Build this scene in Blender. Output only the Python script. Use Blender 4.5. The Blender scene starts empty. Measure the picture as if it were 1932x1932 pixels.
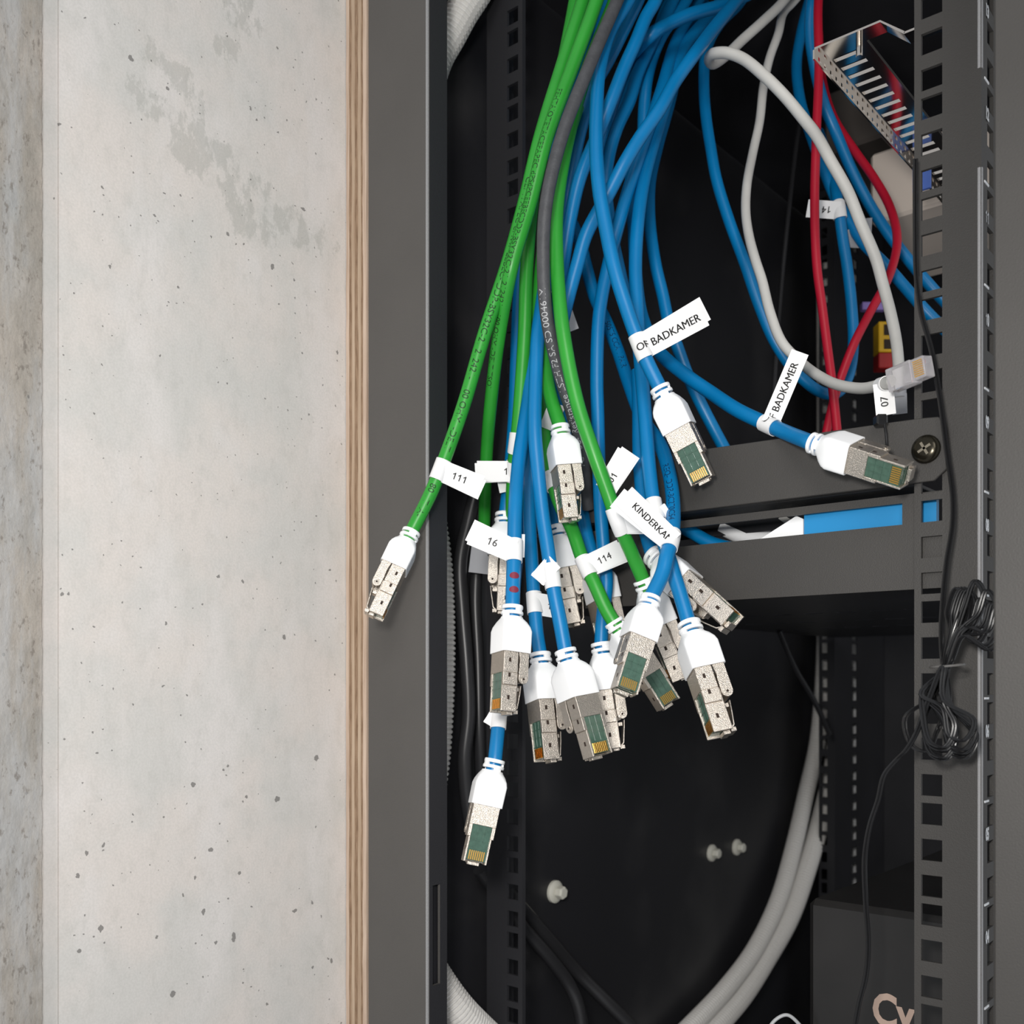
import bpy, math, random
from mathutils import Vector, Matrix
R = random.Random(7)
S = bpy.context.scene
COL = S.collection
# ------------------------------------------------------------------ camera
TH = math.radians(40.1)
CAM = Vector((0.449, -0.386, 0.0))
FWD = Vector((-math.sin(TH), math.cos(TH), 0)); RGT = Vector((math.cos(TH), math.sin(TH), 0)); UP = Vector((0, 0, 1))
cd = bpy.data.cameras.new('camera'); cam = bpy.data.objects.new('camera', cd); COL.objects.link(cam)
cam.location = CAM; cam.rotation_euler = (math.pi/2, 0, TH)
cd.sensor_width = 36; cd.lens = 36; cd.shift_y = 324/1932; cd.clip_start = 0.01; cd.clip_end = 20
cd.dof.use_dof = True; cd.dof.focus_distance = 0.50; cd.dof.aperture_fstop = 14
S.camera = cam
# ------------------------------------------------------------------ light
w = bpy.data.worlds.new('room_light'); S.world = w; w.use_nodes = True
bgn = w.node_tree.nodes['Background']; bgn.inputs[0].default_value = (0.93, 0.96, 1.0, 1); bgn.inputs[1].default_value = 0.50
def area(name, loc, target, size, power, col=(1, 1, 1), sy=None):
    l = bpy.data.lights.new(name, 'AREA'); l.energy = power; l.size = size; l.color = col
    if sy: l.shape = 'RECTANGLE'; l.size_y = sy
    o = bpy.data.objects.new(name, l); COL.objects.link(o); o.location = loc
    o.rotation_euler = (Vector(target)-Vector(loc)).to_track_quat('-Z', 'Y').to_euler(); return o
area('room_fill_light', (1.5, -1.7, 0.9), (0.1, 0.1, 0.0), 0.9, 18, (1.0, 0.975, 0.94))  # added soft fill from front right, its source unseen
area('phone_lamp', (0.42, -0.44, 0.07), (0.15, 0.1, 0.02), 0.06, 2.0, (1.0, 0.97, 0.93))
S.view_settings.view_transform = 'Standard'; S.view_settings.look = 'None'
S.view_settings.gamma = 1; S.view_settings.use_curve_mapping = False; S.view_settings.exposure = 0.0

# ------------------------------------------------------------------ helpers
def at(px, py, D):                     # point of the place seen at a pixel, D metres in front of the camera
    return CAM + D*(FWD + RGT*((px-966)/1932) + UP*((1290-py)/1932))
def new_obj(name, mesh, mat=None, parent=None, smooth=False):
    o = bpy.data.objects.new(name, mesh); COL.objects.link(o)
    if mat: mesh.materials.append(mat)
    if parent: o.parent = parent
    if smooth:
        mesh.polygons.foreach_set('use_smooth', [True]*len(mesh.polygons))
        try: mesh.set_sharp_from_angle(angle=math.radians(40))
        except Exception: pass
    return o
def tag(o, label=None, cat=None, group=None, kind=None):
    if label: o['label'] = label
    if cat: o['category'] = cat
    if group: o['group'] = group
    if kind: o['kind'] = kind
    return o
def empty(name, loc, label=None, cat=None, group=None, kind=None):
    o = bpy.data.objects.new(name, None); COL.objects.link(o); o.location = loc; o.empty_display_size = 0.01
    return tag(o, label, cat, group, kind)
class MB:
    def __init__(s, M=None): s.v = []; s.f = []; s.M = M
    def add(s, vs, fs):
        n = len(s.v); s.v += [Vector(p) for p in vs]; s.f += [tuple(i+n for i in f) for f in fs]; return s
    def box(s, x0, x1, y0, y1, z0, z1):
        vs = [(x, y, z) for x in (x0, x1) for y in (y0, y1) for z in (z0, z1)]
        return s.add(vs, [(0,1,3,2),(4,6,7,5),(0,4,5,1),(2,3,7,6),(0,2,6,4),(1,5,7,3)])
    def loft(s, secs, cap=True):
        n = len(secs[0]); vs = [p for q in secs for p in q]; fs = []
        for i in range(len(secs)-1):
            for j in range(n):
                k = (j+1) % n; fs.append((i*n+j, i*n+k, (i+1)*n+k, (i+1)*n+j))
        if cap: fs += [tuple(range(n-1, -1, -1)), tuple(range((len(secs)-1)*n, len(secs)*n))]
        return s.add(vs, fs)
    def cyl(s, c, ax, r, h, n=16, r2=None):
        c = Vector(c); ax = Vector(ax).normalized(); a = ax.orthogonal().normalized(); b = ax.cross(a)
        r2 = r if r2 is None else r2
        ring = lambda q, rr: [q+rr*(math.cos(2*math.pi*i/n)*a+math.sin(2*math.pi*i/n)*b) for i in range(n)]
        return s.loft([ring(c, r), ring(c+ax*h, r2)])
    def build(s, name, mat, parent=None, smooth=False, bevel=0, inv=None):
        m = bpy.data.meshes.new(name)
        M = s.M
        vs = [tuple(M @ p) if M else tuple(p) for p in s.v]
        if parent is not None:
            q = parent.location if parent.parent is None else parent.parent.location
            base = offs(parent)
            vs = [(a[0]-base[0], a[1]-base[1], a[2]-base[2]) for a in vs]
        m.from_pydata(vs, [], s.f); m.update()
        import bmesh
        bm = bmesh.new(); bm.from_mesh(m); bmesh.ops.recalc_face_normals(bm, faces=bm.faces); bm.to_mesh(m); bm.free()
        o = new_obj(name, m, mat, parent, smooth)
        if bevel:
            b = o.modifiers.new('bevel', 'BEVEL'); b.width = bevel; b.segments = 1; b.limit_method = 'ANGLE'
        return o
def offs(o):                            # world offset of a parent (only translations are used)
    p = Vector((0, 0, 0))
    while o is not None: p += o.location; o = o.parent
    return p
def grid_plate(mb, axis, c, t, us, zs, solid):
    """plate with holes: normal axis 'Y' or 'X' or 'Z', from c to c+t; grid lines us, zs; solid(i,j)"""
    def P(u, z, w):
        return {'Y': (u, w, z), 'X': (w, u, z), 'Z': (u, z, w)}[axis]
    n = len(us)-1; m = len(zs)-1
    ok = [[solid(i, j) for j in range(m)] for i in range(n)]
    idx = {}; vs = []; fs = []
    def V(i, j, k):
        if (i, j, k) not in idx: idx[(i, j, k)] = len(vs); vs.append(P(us[i], zs[j], c+(t if k else 0)))
        return idx[(i, j, k)]
    for i in range(n):
        for j in range(m):
            if not ok[i][j]: continue
            fs.append((V(i,j,0), V(i+1,j,0), V(i+1,j+1,0), V(i,j+1,0)))
            fs.append((V(i,j,1), V(i,j+1,1), V(i+1,j+1,1), V(i+1,j,1)))
            for (a, b, p, q) in ((i-1, j, (i, j), (i, j+1)), (i+1, j, (i+1, j), (i+1, j+1)), (i, j-1, (i, j), (i+1, j)), (i, j+1, (i, j+1), (i+1, j+1))):
                if a < 0 or b < 0 or a >= n or b >= m or not ok[a][b]:
                    fs.append((V(p[0],p[1],0), V(q[0],q[1],0), V(q[0],q[1],1), V(p[0],p[1],1)))
    mb.add(vs, fs)
# ------------------------------------------------------------------ materials
def mat(name, col, rough=0.5, metal=0.0, bump=0.0, bscale=400, var=0.0, vscale=30, coat=0.0, trans=0.0, ior=1.45, spec=0.5, alpha=1.0):
    m = bpy.data.materials.new(name); m.use_nodes = True; nt = m.node_tree; b = nt.nodes['Principled BSDF']
    b.inputs['Base Color'].default_value = (*col, 1); b.inputs['Roughness'].default_value = rough; b.inputs['Metallic'].default_value = metal
    b.inputs['Coat Weight'].default_value = coat; b.inputs['Coat Roughness'].default_value = 0.12
    b.inputs['Transmission Weight'].default_value = trans; b.inputs['IOR'].default_value = ior; b.inputs['Specular IOR Level'].default_value = spec
    b.inputs['Alpha'].default_value = alpha
    if bump or var:
        tc = nt.nodes.new('ShaderNodeTexCoord')
    if bump:
        n = nt.nodes.new('ShaderNodeTexNoise'); n.inputs['Scale'].default_value = bscale; n.inputs['Detail'].default_value = 3
        bp = nt.nodes.new('ShaderNodeBump'); bp.inputs['Strength'].default_value = bump; bp.inputs['Distance'].default_value = 0.0006
        nt.links.new(tc.outputs['Object'], n.inputs['Vector']); nt.links.new(n.outputs['Fac'], bp.inputs['Height']); nt.links.new(bp.outputs['Normal'], b.inputs['Normal'])
    if var:
        n = nt.nodes.new('ShaderNodeTexNoise'); n.inputs['Scale'].default_value = vscale; n.inputs['Detail'].default_value = 4
        r = nt.nodes.new('ShaderNodeMapRange'); r.inputs[1].default_value = 0.3; r.inputs[2].default_value = 0.7
        r.inputs[3].default_value = 1-var; r.inputs[4].default_value = 1+var
        mx = nt.nodes.new('ShaderNodeVectorMath'); mx.operation = 'SCALE'; mx.inputs[0].default_value = col
        nt.links.new(tc.outputs['Object'], n.inputs['Vector']); nt.links.new(n.outputs['Fac'], r.inputs[0]); nt.links.new(r.outputs[0], mx.inputs['Scale'])
        nt.links.new(mx.outputs[0], b.inputs['Base Color'])
    return m
M_blk = mat('black_powder_coat', (0.050, 0.047, 0.044), 0.55, bump=0.25, bscale=1800, var=0.06, vscale=20)
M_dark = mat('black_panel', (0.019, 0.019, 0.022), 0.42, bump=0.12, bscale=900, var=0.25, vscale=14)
M_rr = mat('black_rail_shaded_return_paint', (0.024, 0.024, 0.027), 0.5, bump=0.2, bscale=1500)
M_edge2 = mat('dim_edge_highlight_paint', (0.25, 0.25, 0.255), 0.4, bump=0.6, bscale=2500)
M_edge = mat('edge_highlight_paint', (0.34, 0.34, 0.35), 0.4, bump=0.6, bscale=2500)
M_frame = mat('grey_black_frame_paint', (0.088, 0.083, 0.078), 0.62, bump=0.3, bscale=2200, var=0.05, vscale=18)
M_blue = mat('blue_jacket', (0.0, 0.175, 0.43), 0.36, bump=0.05, bscale=300, var=0.05, vscale=60)
M_green = mat('green_jacket', (0.025, 0.30, 0.03), 0.36, bump=0.05, bscale=300, var=0.07, vscale=60)
M_grey = mat('grey_jacket', (0.062, 0.064, 0.070), 0.5, bump=0.3, bscale=700, var=0.15, vscale=200)
M_white = mat('white_cable_jacket', (0.58, 0.57, 0.54), 0.5, bump=0.2, bscale=120, var=0.06, vscale=60)
M_red = mat('red_jacket', (0.44, 0.006, 0.025), 0.42, bump=0.05, bscale=300)
M_wire = mat('black_flex', (0.012, 0.012, 0.013), 0.22, spec=0.6)
M_bcab = mat('black_cable', (0.022, 0.022, 0.024), 0.35)
M_plas = mat('white_plastic', (0.92, 0.93, 0.94), 0.42, bump=0.04, bscale=500)
M_nick = mat('nickel_shell', (0.66, 0.60, 0.53), 0.33, metal=1.0, bump=0.55, bscale=2600, var=0.06, vscale=900)
M_steel = mat('bright_steel', (0.72, 0.66, 0.60), 0.10, metal=1.0)
M_grn = mat('green_insert', (0.055, 0.115, 0.085), 0.18, coat=0.5, var=0.15, vscale=500)
M_gold = mat('gold_contact', (0.90, 0.52, 0.13), 0.25, metal=1.0)
M_hole = mat('shadow_hole', (0.03, 0.018, 0.012), 0.8)
M_paper = mat('white_label_paper', (0.82, 0.82, 0.82), 0.45)
M_ink = mat('black_ink', (0.02, 0.02, 0.02), 0.5)
M_inkg = mat('dark_green_ink', (0.004, 0.035, 0.006), 0.5)
M_inkb = mat('dark_blue_ink', (0.002, 0.03, 0.10), 0.5)
M_inkw = mat('pale_grey_ink', (0.42, 0.43, 0.44), 0.5)
M_wht = mat('white_paint_mark', (0.85, 0.87, 0.90), 0.5)
M_cond = mat('white_conduit_plastic', (0.66, 0.645, 0.62), 0.5, bump=0.05, bscale=200)
M_clear = mat('clear_plastic', (0.86, 0.84, 0.86), 0.12, trans=0.75, ior=1.3)
M_film = mat('frosted_film', (0.50, 0.51, 0.54), 0.4, trans=0.3, ior=1.1)
M_bolt = mat('ivory_bolt_plastic', (0.62, 0.61, 0.54), 0.45)
M_beige = mat('taupe_device_paint', (0.62, 0.54, 0.47), 0.6)
M_yel = mat('yellow_plastic', (0.62, 0.36, 0.01), 0.5)
M_redp = mat('red_plastic', (0.30, 0.01, 0.01), 0.5)
M_lil = mat('lilac_plastic', (0.28, 0.20, 0.52), 0.5)
M_brassd = mat('black_chromate_screw', (0.04, 0.035, 0.025), 0.22, metal=0.8)
M_btape = mat('blue_tape', (0.02, 0.27, 0.60), 0.35)
M_rdot = mat('red_ink', (0.20, 0.02, 0.045), 0.5)
M_logo = mat('logo_print', (0.45, 0.33, 0.27), 0.5)

PITS = [(247,110,1.5,1),(572,394,1.8,2.2),(514,503,1.5,.8),(637,664,.8,.6),(412,1088,1.3,1.2),(458,1097,1.0,1),(118,1121,1,1),(130,1120,.8,1),(636,680,.7,1),
 (523,1508,1.9,1.3),(365,1480,1.4,.9),(465,1503,1.1,1),(398,1603,1.4,1),(597,1430,1.6,.8),(452,1647,1.2,1),(384,1720,1.3,.7),(190,1752,1.4,.7),(326,1876,1.5,.7),(147,1652,1.1,1),
 (556,1718,2.0,1.8),(163,1610,1.1,1),(408,1778,1.1,1),(625,1813,1.2,.7),(441,1768,1.3,.45),(590,1825,1.0,.8),(536,1202,1.2,.7),(368,1656,.9,1),(503,1895,1.0,1),(208,503,.8,1),(113,234,.8,1),(292,407,.8,1),(473,205,.9,1),(295,1768,.9,1),(622,1075,.9,1),(28,880,1,1)]
STAINS = [(285,110,.013),(275,180,.015),(310,200,.010),(355,170,.014),(350,255,.017),(385,300,.018),(430,320,.018),(470,370,.022),(500,420,.020),(550,430,.016),(450,20,.018),(430,100,.012),(620,470,.014)]
def concrete(name, tone=1.0, rough_strip=False):
    m = bpy.data.materials.new(name); m.use_nodes = True; nt = m.node_tree; N = nt.nodes; L = nt.links; b = N['Principled BSDF']
    b.inputs['Roughness'].default_value = 0.75
    tc = N.new('ShaderNodeTexCoord')
    def noise(scale, det=4, st=(1, 1, 1), off=(0, 0, 0), rgh=0.55):
        mp = N.new('ShaderNodeMapping'); mp.inputs['Scale'].default_value = st; mp.inputs['Location'].default_value = off
        n = N.new('ShaderNodeTexNoise'); n.inputs['Scale'].default_value = scale; n.inputs['Detail'].default_value = det; n.inputs['Roughness'].default_value = rgh
        L.new(tc.outputs['Object'], mp.inputs[0]); L.new(mp.outputs[0], n.inputs[0]); return n.outputs['Fac']
    def ramp(f, a, c, lo, hi):
        r = N.new('ShaderNodeMapRange'); r.interpolation_type = 'SMOOTHSTEP'
        r.inputs[1].default_value = a; r.inputs[2].default_value = c; r.inputs[3].default_value = lo; r.inputs[4].default_value = hi
        L.new(f, r.inputs[0]); return r.outputs[0]
    def mix(f, A, B):
        x = N.new('ShaderNodeMix'); x.data_type = 'RGBA'
        (L.new(f, x.inputs[0]) if not isinstance(f, (int, float)) else setattr(x.inputs[0], 'default_value', f))
        for k, q in ((6, A), (7, B)):
            if isinstance(q, tuple): x.inputs[k].default_value = (*q, 1)
            else: L.new(q, x.inputs[k])
        return x.outputs[2]
    warm = (0.67, 0.625, 0.59); cool = (0.605, 0.59, 0.565); pale = (0.69, 0.66, 0.64); dk = (0.32, 0.325, 0.295)
    if rough_strip: warm = (0.36, 0.325, 0.285); cool = (0.28, 0.26, 0.23); pale = (0.38, 0.37, 0.355); dk = (0.16, 0.145, 0.125)
    warm, cool, pale = [tuple(q*tone for q in k) for k in (warm, cool, pale)]
    c = mix(ramp(noise(17, 5), 0.38, 0.62, 0, 1), cool, warm)
    c = mix(ramp(noise(28, 6, (1, 1, 0.55), (3, 1, 5)), 0.48, 0.68, 0, 0.8), c, pale)
    # darker damp patches
    pn = noise(60, 9, (1, 1, 0.6), (7, 2, 1), 0.74)
    reg = None                                   # where the damp stains sit on the wall (y, z, radius)
    for (px, py, rr) in STAINS:
        d = (FWD + RGT*((px-966)/1932) + UP*((1290-py)/1932)); q = CAM + d*((0-CAM.x)/d.x)
        vd = N.new('ShaderNodeVectorMath'); vd.operation = 'DISTANCE'; vd.inputs[1].default_value = (0, q.y, q.z); L.new(tc.outputs['Object'], vd.inputs[0])
        rg_ = ramp(vd.outputs['Value'], rr*.4, rr*1.5, 1, 0)
        if reg is None: reg = rg_
        else:
            mxx = N.new('ShaderNodeMath'); mxx.operation = 'MAXIMUM'; L.new(reg, mxx.inputs[0]); L.new(rg_, mxx.inputs[1]); reg = mxx.outputs[0]
    mm = N.new('ShaderNodeMath'); mm.operation = 'MULTIPLY_ADD'; mm.inputs[1].default_value = 0.24; L.new(reg, mm.inputs[0]); L.new(pn, mm.inputs[2])
    c = mix(ramp(mm.outputs[0], 0.695, 0.76, 0, 0.36), c, dk)
    c = mix(ramp(noise(130, 6, (1, 1, 0.6), (1, 9, 4), 0.7), 0.46, 0.70, 0, 0.16), c, dk)
    c = mix(ramp(noise(75, 5, (1, 1, 0.12), (4, 6, 4), 0.6), 0.55, 0.75, 0, 0.10), c, (0.45, 0.43, 0.40))
    # fine grain
    c = mix(ramp(noise(900, 3), 0.35, 0.65, 0, 0.14), c, dk)
    # air holes
    def holes(scale, rad, frac, seed):
        mp = N.new('ShaderNodeMapping'); mp.inputs['Location'].default_value = (seed, seed*2.1, seed*.7); L.new(tc.outputs['Object'], mp.inputs[0])
        ad = N.new('ShaderNodeVectorMath'); ad.operation = 'ADD'
        nz = N.new('ShaderNodeTexNoise'); nz.inputs['Scale'].default_value = scale*3; L.new(mp.outputs[0], nz.inputs[0])
        sc = N.new('ShaderNodeVectorMath'); sc.operation = 'SCALE'; sc.inputs['Scale'].default_value = 0.35/scale; L.new(nz.outputs['Color'], sc.inputs[0])
        L.new(mp.outputs[0], ad.inputs[0]); L.new(sc.outputs[0], ad.inputs[1])
        v = N.new('ShaderNodeTexVoronoi'); v.inputs['Scale'].default_value = scale; L.new(ad.outputs[0], v.inputs['Vector'])
        sp = N.new('ShaderNodeSeparateColor'); L.new(v.outputs['Color'], sp.inputs[0])
        g = N.new('ShaderNodeMath'); g.operation = 'LESS_THAN'; g.inputs[1].default_value = frac; L.new(sp.outputs[0], g.inputs[0])
        rr = N.new('ShaderNodeMath'); rr.operation = 'MULTIPLY'; rr.inputs[1].default_value = rad; L.new(sp.outputs[1], rr.inputs[0])
        d = N.new('ShaderNodeMath'); d.operation = 'LESS_THAN'; L.new(v.outputs['Distance'], d.inputs[0]); L.new(rr.outputs[0], d.inputs[1])
        q = N.new('ShaderNodeMath'); q.operation = 'MULTIPLY'; L.new(g.outputs[0], q.inputs[0]); L.new(d.outputs[0], q.inputs[1]); return q.outputs[0]
    h1 = holes(210, 0.12, 0.30, 3.3); h2 = holes(90, 0.085, 0.20, 9.1)
    hx = N.new('ShaderNodeMath'); hx.operation = 'MAXIMUM'; L.new(h1, hx.inputs[0]); L.new(h2, hx.inputs[1])
    if not rough_strip:                            # the larger air holes, each where it sits on the wall
        wob = N.new('ShaderNodeTexNoise'); wob.inputs['Scale'].default_value = 700; L.new(tc.outputs['Object'], wob.inputs[0])
        wv = N.new('ShaderNodeVectorMath'); wv.operation = 'MULTIPLY_ADD'; wv.inputs[1].default_value = (0, .0022, .0022); L.new(wob.outputs['Color'], wv.inputs[0]); L.new(tc.outputs['Object'], wv.inputs[2])
        for (px, py, rr, st) in PITS:
            d = (FWD + RGT*((px-966)/1932) + UP*((1290-py)/1932)); q = CAM + d*((0-CAM.x)/d.x)
            mp = N.new('ShaderNodeVectorMath'); mp.operation = 'MULTIPLY_ADD'; mp.inputs[1].default_value = (0, 1, st); mp.inputs[2].default_value = (0, -q.y-.0011, -(q.z+.0011)*st); L.new(wv.outputs[0], mp.inputs[0])
            ln = N.new('ShaderNodeVectorMath'); ln.operation = 'LENGTH'; L.new(mp.outputs[0], ln.inputs[0])
            lt = N.new('ShaderNodeMath'); lt.operation = 'LESS_THAN'; lt.inputs[1].default_value = rr*.00085; L.new(ln.outputs['Value'], lt.inputs[0])
            m2 = N.new('ShaderNodeMath'); m2.operation = 'MAXIMUM'; L.new(hx.outputs[0], m2.inputs[0]); L.new(lt.outputs[0], m2.inputs[1]); hx = m2
    hf = N.new('ShaderNodeMath'); hf.operation = 'MULTIPLY'; hf.inputs[1].default_value = 0.72; L.new(hx.outputs[0], hf.inputs[0])
    c = mix(hf.outputs[0], c, (0.10, 0.095, 0.09))
    if rough_strip:
        st = ramp(noise(60, 6, (1, 1, 0.14), (1, 1, 1), 0.7), 0.40, 0.66, 0, 0.7); c = mix(st, c, (0.40, 0.405, 0.41))
        bl = ramp(noise(14, 3, (1, 1, 0.7), (5, 3, 2.2)), 0.62, 0.80, 0, 0.35); c = mix(bl, c, (0.27, 0.36, 0.42))
        ck = ramp(noise(330, 5, (1, 1, .5), (2, 2, 2), .7), 0.56, 0.66, 0, 0.7); c = mix(ck, c, (0.16, 0.14, 0.12))
    L.new(c, b.inputs['Base Color'])
    bp = N.new('ShaderNodeBump'); bp.inputs['Strength'].default_value = 0.9 if rough_strip else 0.3; bp.inputs['Distance'].default_value = 0.0008
    hh = N.new('ShaderNodeMath'); hh.operation = 'SUBTRACT'; L.new(noise(260 if rough_strip else 60, 6, (1, 1, .5 if rough_strip else 1)), hh.inputs[0]); L.new(hx.outputs[0], hh.inputs[1])
    L.new(hh.outputs[0], bp.inputs['Height']); L.new(bp.outputs[0], b.inputs['Normal'])
    return m
M_conc = concrete('concrete_smooth'); M_conb = concrete('concrete_band', tone=0.84); M_conr = concrete('concrete_rough', rough_strip=True)
def plywood(name, a, bcol, sc):
    m = bpy.data.materials.new(name); m.use_nodes = True; nt = m.node_tree; N = nt.nodes; L = nt.links; b = N['Principled BSDF']; b.inputs['Roughness'].default_value = 0.7
    tc = N.new('ShaderNodeTexCoord'); mp = N.new('ShaderNodeMapping'); mp.inputs['Scale'].default_value = sc
    n = N.new('ShaderNodeTexNoise'); n.inputs['Scale'].default_value = 1; n.inputs['Detail'].default_value = 6; n.inputs['Roughness'].default_value = 0.65
    r = N.new('ShaderNodeValToRGB'); r.color_ramp.elements[0].position = 0.33; r.color_ramp.elements[1].position = 0.62
    r.color_ramp.elements[0].color = (*bcol, 1); r.color_ramp.elements[1].color = (*a, 1)
    L.new(tc.outputs['Object'], mp.inputs[0]); L.new(mp.outputs[0], n.inputs[0]); L.new(n.outputs['Fac'], r.inputs[0]); L.new(r.outputs[0], b.inputs['Base Color'])
    bp = N.new('ShaderNodeBump'); bp.inputs['Strength'].default_value = 0.5; bp.inputs['Distance'].default_value = 0.0005; L.new(n.outputs['Fac'], bp.inputs['Height']); L.new(bp.outputs[0], b.inputs['Normal'])
    return m
M_plyA = plywood('ply_long_grain', (0.52, 0.40, 0.29), (0.33, 0.22, 0.14), (900, 900, 14))
M_plyB = plywood('ply_end_grain', (0.33, 0.22, 0.14), (0.17, 0.10, 0.055), (700, 700, 90))
M_plyC = plywood('ply_face_grain', (0.60, 0.47, 0.37), (0.42, 0.30, 0.22), (700, 700, 20))

M_bpan = mat('dusty_back_panel', (0.019, 0.019, 0.022), 0.42, bump=0.1, bscale=900)
def dust(m):
    nt = m.node_tree; N = nt.nodes; L = nt.links; b = N['Principled BSDF']; tc = N.new('ShaderNodeTexCoord')
    v = N.new('ShaderNodeTexVoronoi'); v.inputs['Scale'].default_value = 110; L.new(tc.outputs['Object'], v.inputs['Vector'])
    sp = N.new('ShaderNodeSeparateColor'); L.new(v.outputs['Color'], sp.inputs[0])
    a = N.new('ShaderNodeMath'); a.operation = 'LESS_THAN'; a.inputs[1].default_value = 0.06; L.new(v.outputs['Distance'], a.inputs[0])
    c = N.new('ShaderNodeMath'); c.operation = 'LESS_THAN'; c.inputs[1].default_value = 0.12; L.new(sp.outputs[0], c.inputs[0])
    d = N.new('ShaderNodeMath'); d.operation = 'MULTIPLY'; L.new(a.outputs[0], d.inputs[0]); L.new(c.outputs[0], d.inputs[1])
    n = N.new('ShaderNodeTexNoise'); n.inputs['Scale'].default_value = 12; n.inputs['Detail'].default_value = 5; L.new(tc.outputs['Object'], n.inputs[0])
    r = N.new('ShaderNodeMapRange'); r.inputs[1].default_value = .5; r.inputs[2].default_value = .8; r.inputs[3].default_value = 0; r.inputs[4].default_value = .05; L.new(n.outputs['Fac'], r.inputs[0])
    e = N.new('ShaderNodeMath'); e.operation = 'MAXIMUM'; L.new(d.outputs[0], e.inputs[0]); L.new(r.outputs[0], e.inputs[1])
    x = N.new('ShaderNodeMix'); x.data_type = 'RGBA'; x.inputs[6].default_value = (0.019, 0.019, 0.022, 1); x.inputs[7].default_value = (0.45, 0.44, 0.42, 1)
    L.new(e.outputs[0], x.inputs[0]); L.new(x.outputs[2], b.inputs['Base Color'])
dust(M_bpan)
# ------------------------------------------------------------------ the setting: concrete wall, plywood
ZL, ZH = -0.42, 0.46
def bumpy_strip(name, y0, y1, x, amp, ny, nz, mt, edge=0.0):
    vs = []; fs = []
    for i in range(ny+1):
        for j in range(nz+1):
            y = y0+(y1-y0)*i/ny; z = ZL+(ZH-ZL)*j/nz
            a = amp*(R.random()-.5)
            vs.append((x+a, y, z))
    for i in range(ny):
        for j in range(nz):
            k = i*(nz+1)+j; fs.append((k, k+nz+1, k+nz+2, k+1))
    n = len(vs)
    mb = MB(); mb.add(vs, fs)
    mb.box(-0.06, x-0.002, y0, y1, ZL, ZH)
    return mb.build(name, mt, None, smooth=True)
wb = MB(); wb.box(-0.06, 0.0, -0.1665, 1.0, ZL, ZH); wall = wb.build('wall_left', M_conc); tag(wall, kind='structure', label='smooth pale grey concrete wall beside the rack')
ws = MB(); ws.box(-0.06, -0.0009, -0.1730, -0.1667, ZL, ZH); o = ws.build('trim_1', M_conb); tag(o, kind='structure', label='narrow shallow step in the concrete wall')
o = bumpy_strip('trim_2', -0.30, -0.1732, -0.0022, 0.0009, 60, 330, M_conr); tag(o, kind='structure', label='rough stained strip of concrete at the wall end')
pb = empty('plywood_board', (0.0005, 0, ZL), 'plywood backing board seen edge on between concrete wall and rack post', 'board')
pw = [2.6, 1.9, 2.6, 2.6, 2.6, 1.9, 2.9]; x = 0.0006
for i, t in enumerate(pw):
    t *= 0.00098; mb = MB(); off = 0.0006*(R.random()-.5)
    nz = 60; secs = []
    for k in range(nz+1):
        z = ZL+(ZH-ZL)*k/nz; j = (R.random()-.5)*0.00035
        secs.append([(x+j*.3, off+j, z), (x+t+j*.3, off+j, z), (x+t, 0.9, z), (x, 0.9, z)])
    mb.loft(secs); mb.build('ply', (M_plyC, M_plyB, M_plyA)[0 if i in (0, 6) else (1 if i % 2 else 2)], pb)
    x += t+0.00004

# ------------------------------------------------------------------ the rack
rack = empty('equipment_rack', (0.019, 0, ZL), 'black steel wall rack with open side, perforated rails and dusty back panel', 'rack')
# rear post beside the plywood: face, rolled edge and return with slot
mb = MB()
prof = [(0.0192, 0.0), (0.0632, 0.0)]
for k in range(7):
    a = math.pi/2*k/6; prof.append((0.0640+0.0011*math.sin(a), 0.0011-0.0011*math.cos(a)))
prof += [(0.0651, 0.0150), (0.0635, 0.0150), (0.0635, 0.0020), (0.0192, 0.0020)]
zt = -0.1075; zb = -0.1610
n = len(prof)
mb.loft([[(p[0], p[1], z) for p in prof] for z in (ZL, zb-0.0)])
mb.loft([[(p[0], p[1], z) for p in prof] for z in (zt, ZH)])
pr2 = [p for p in prof[:-5]]+[(0.0651, 0.0040), (0.0635, 0.0040), (0.0635, 0.0020), (0.0192, 0.0020)]
mb.loft([[(p[0], p[1], z) for p in pr2[:]] for z in (zb, zt)])
mb.box(0.0635, 0.0651, 0.0098, 0.0150, zb, zt)
o = mb.build('rear_post', M_frame, rack, smooth=True)
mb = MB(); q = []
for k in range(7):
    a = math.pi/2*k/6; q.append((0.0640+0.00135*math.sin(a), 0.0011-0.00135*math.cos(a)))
q = q[1:]; mb.loft([[(p[0], p[1], z) for p in q]+[(0.0640, 0.0011, z)] for z in (ZL, ZH)]); mb.build('rolled_edge', M_edge2, rack, smooth=True)  # strip of lighter paint carrying the highlight of the bend
mb = MB(); mb.box(0.0651, 0.0654, 0.0018, 0.0150, zt, ZH); mb.box(0.0651, 0.0654, 0.0018, 0.0150, ZL, zb); mb.box(0.0651, 0.0654, 0.0018, 0.0040, zb, zt); mb.box(0.0651, 0.0654, 0.0098, 0.0150, zb, zt); mb.build('post_return_shade', M_rr, rack)  # same paint as the post; the shade is put into this darker skin
mb = MB(); mb.box(0.020, 0.062, 0.0022, 0.012, ZL, ZH); mb.build('rear_post_liner', M_dark, rack)
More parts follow.
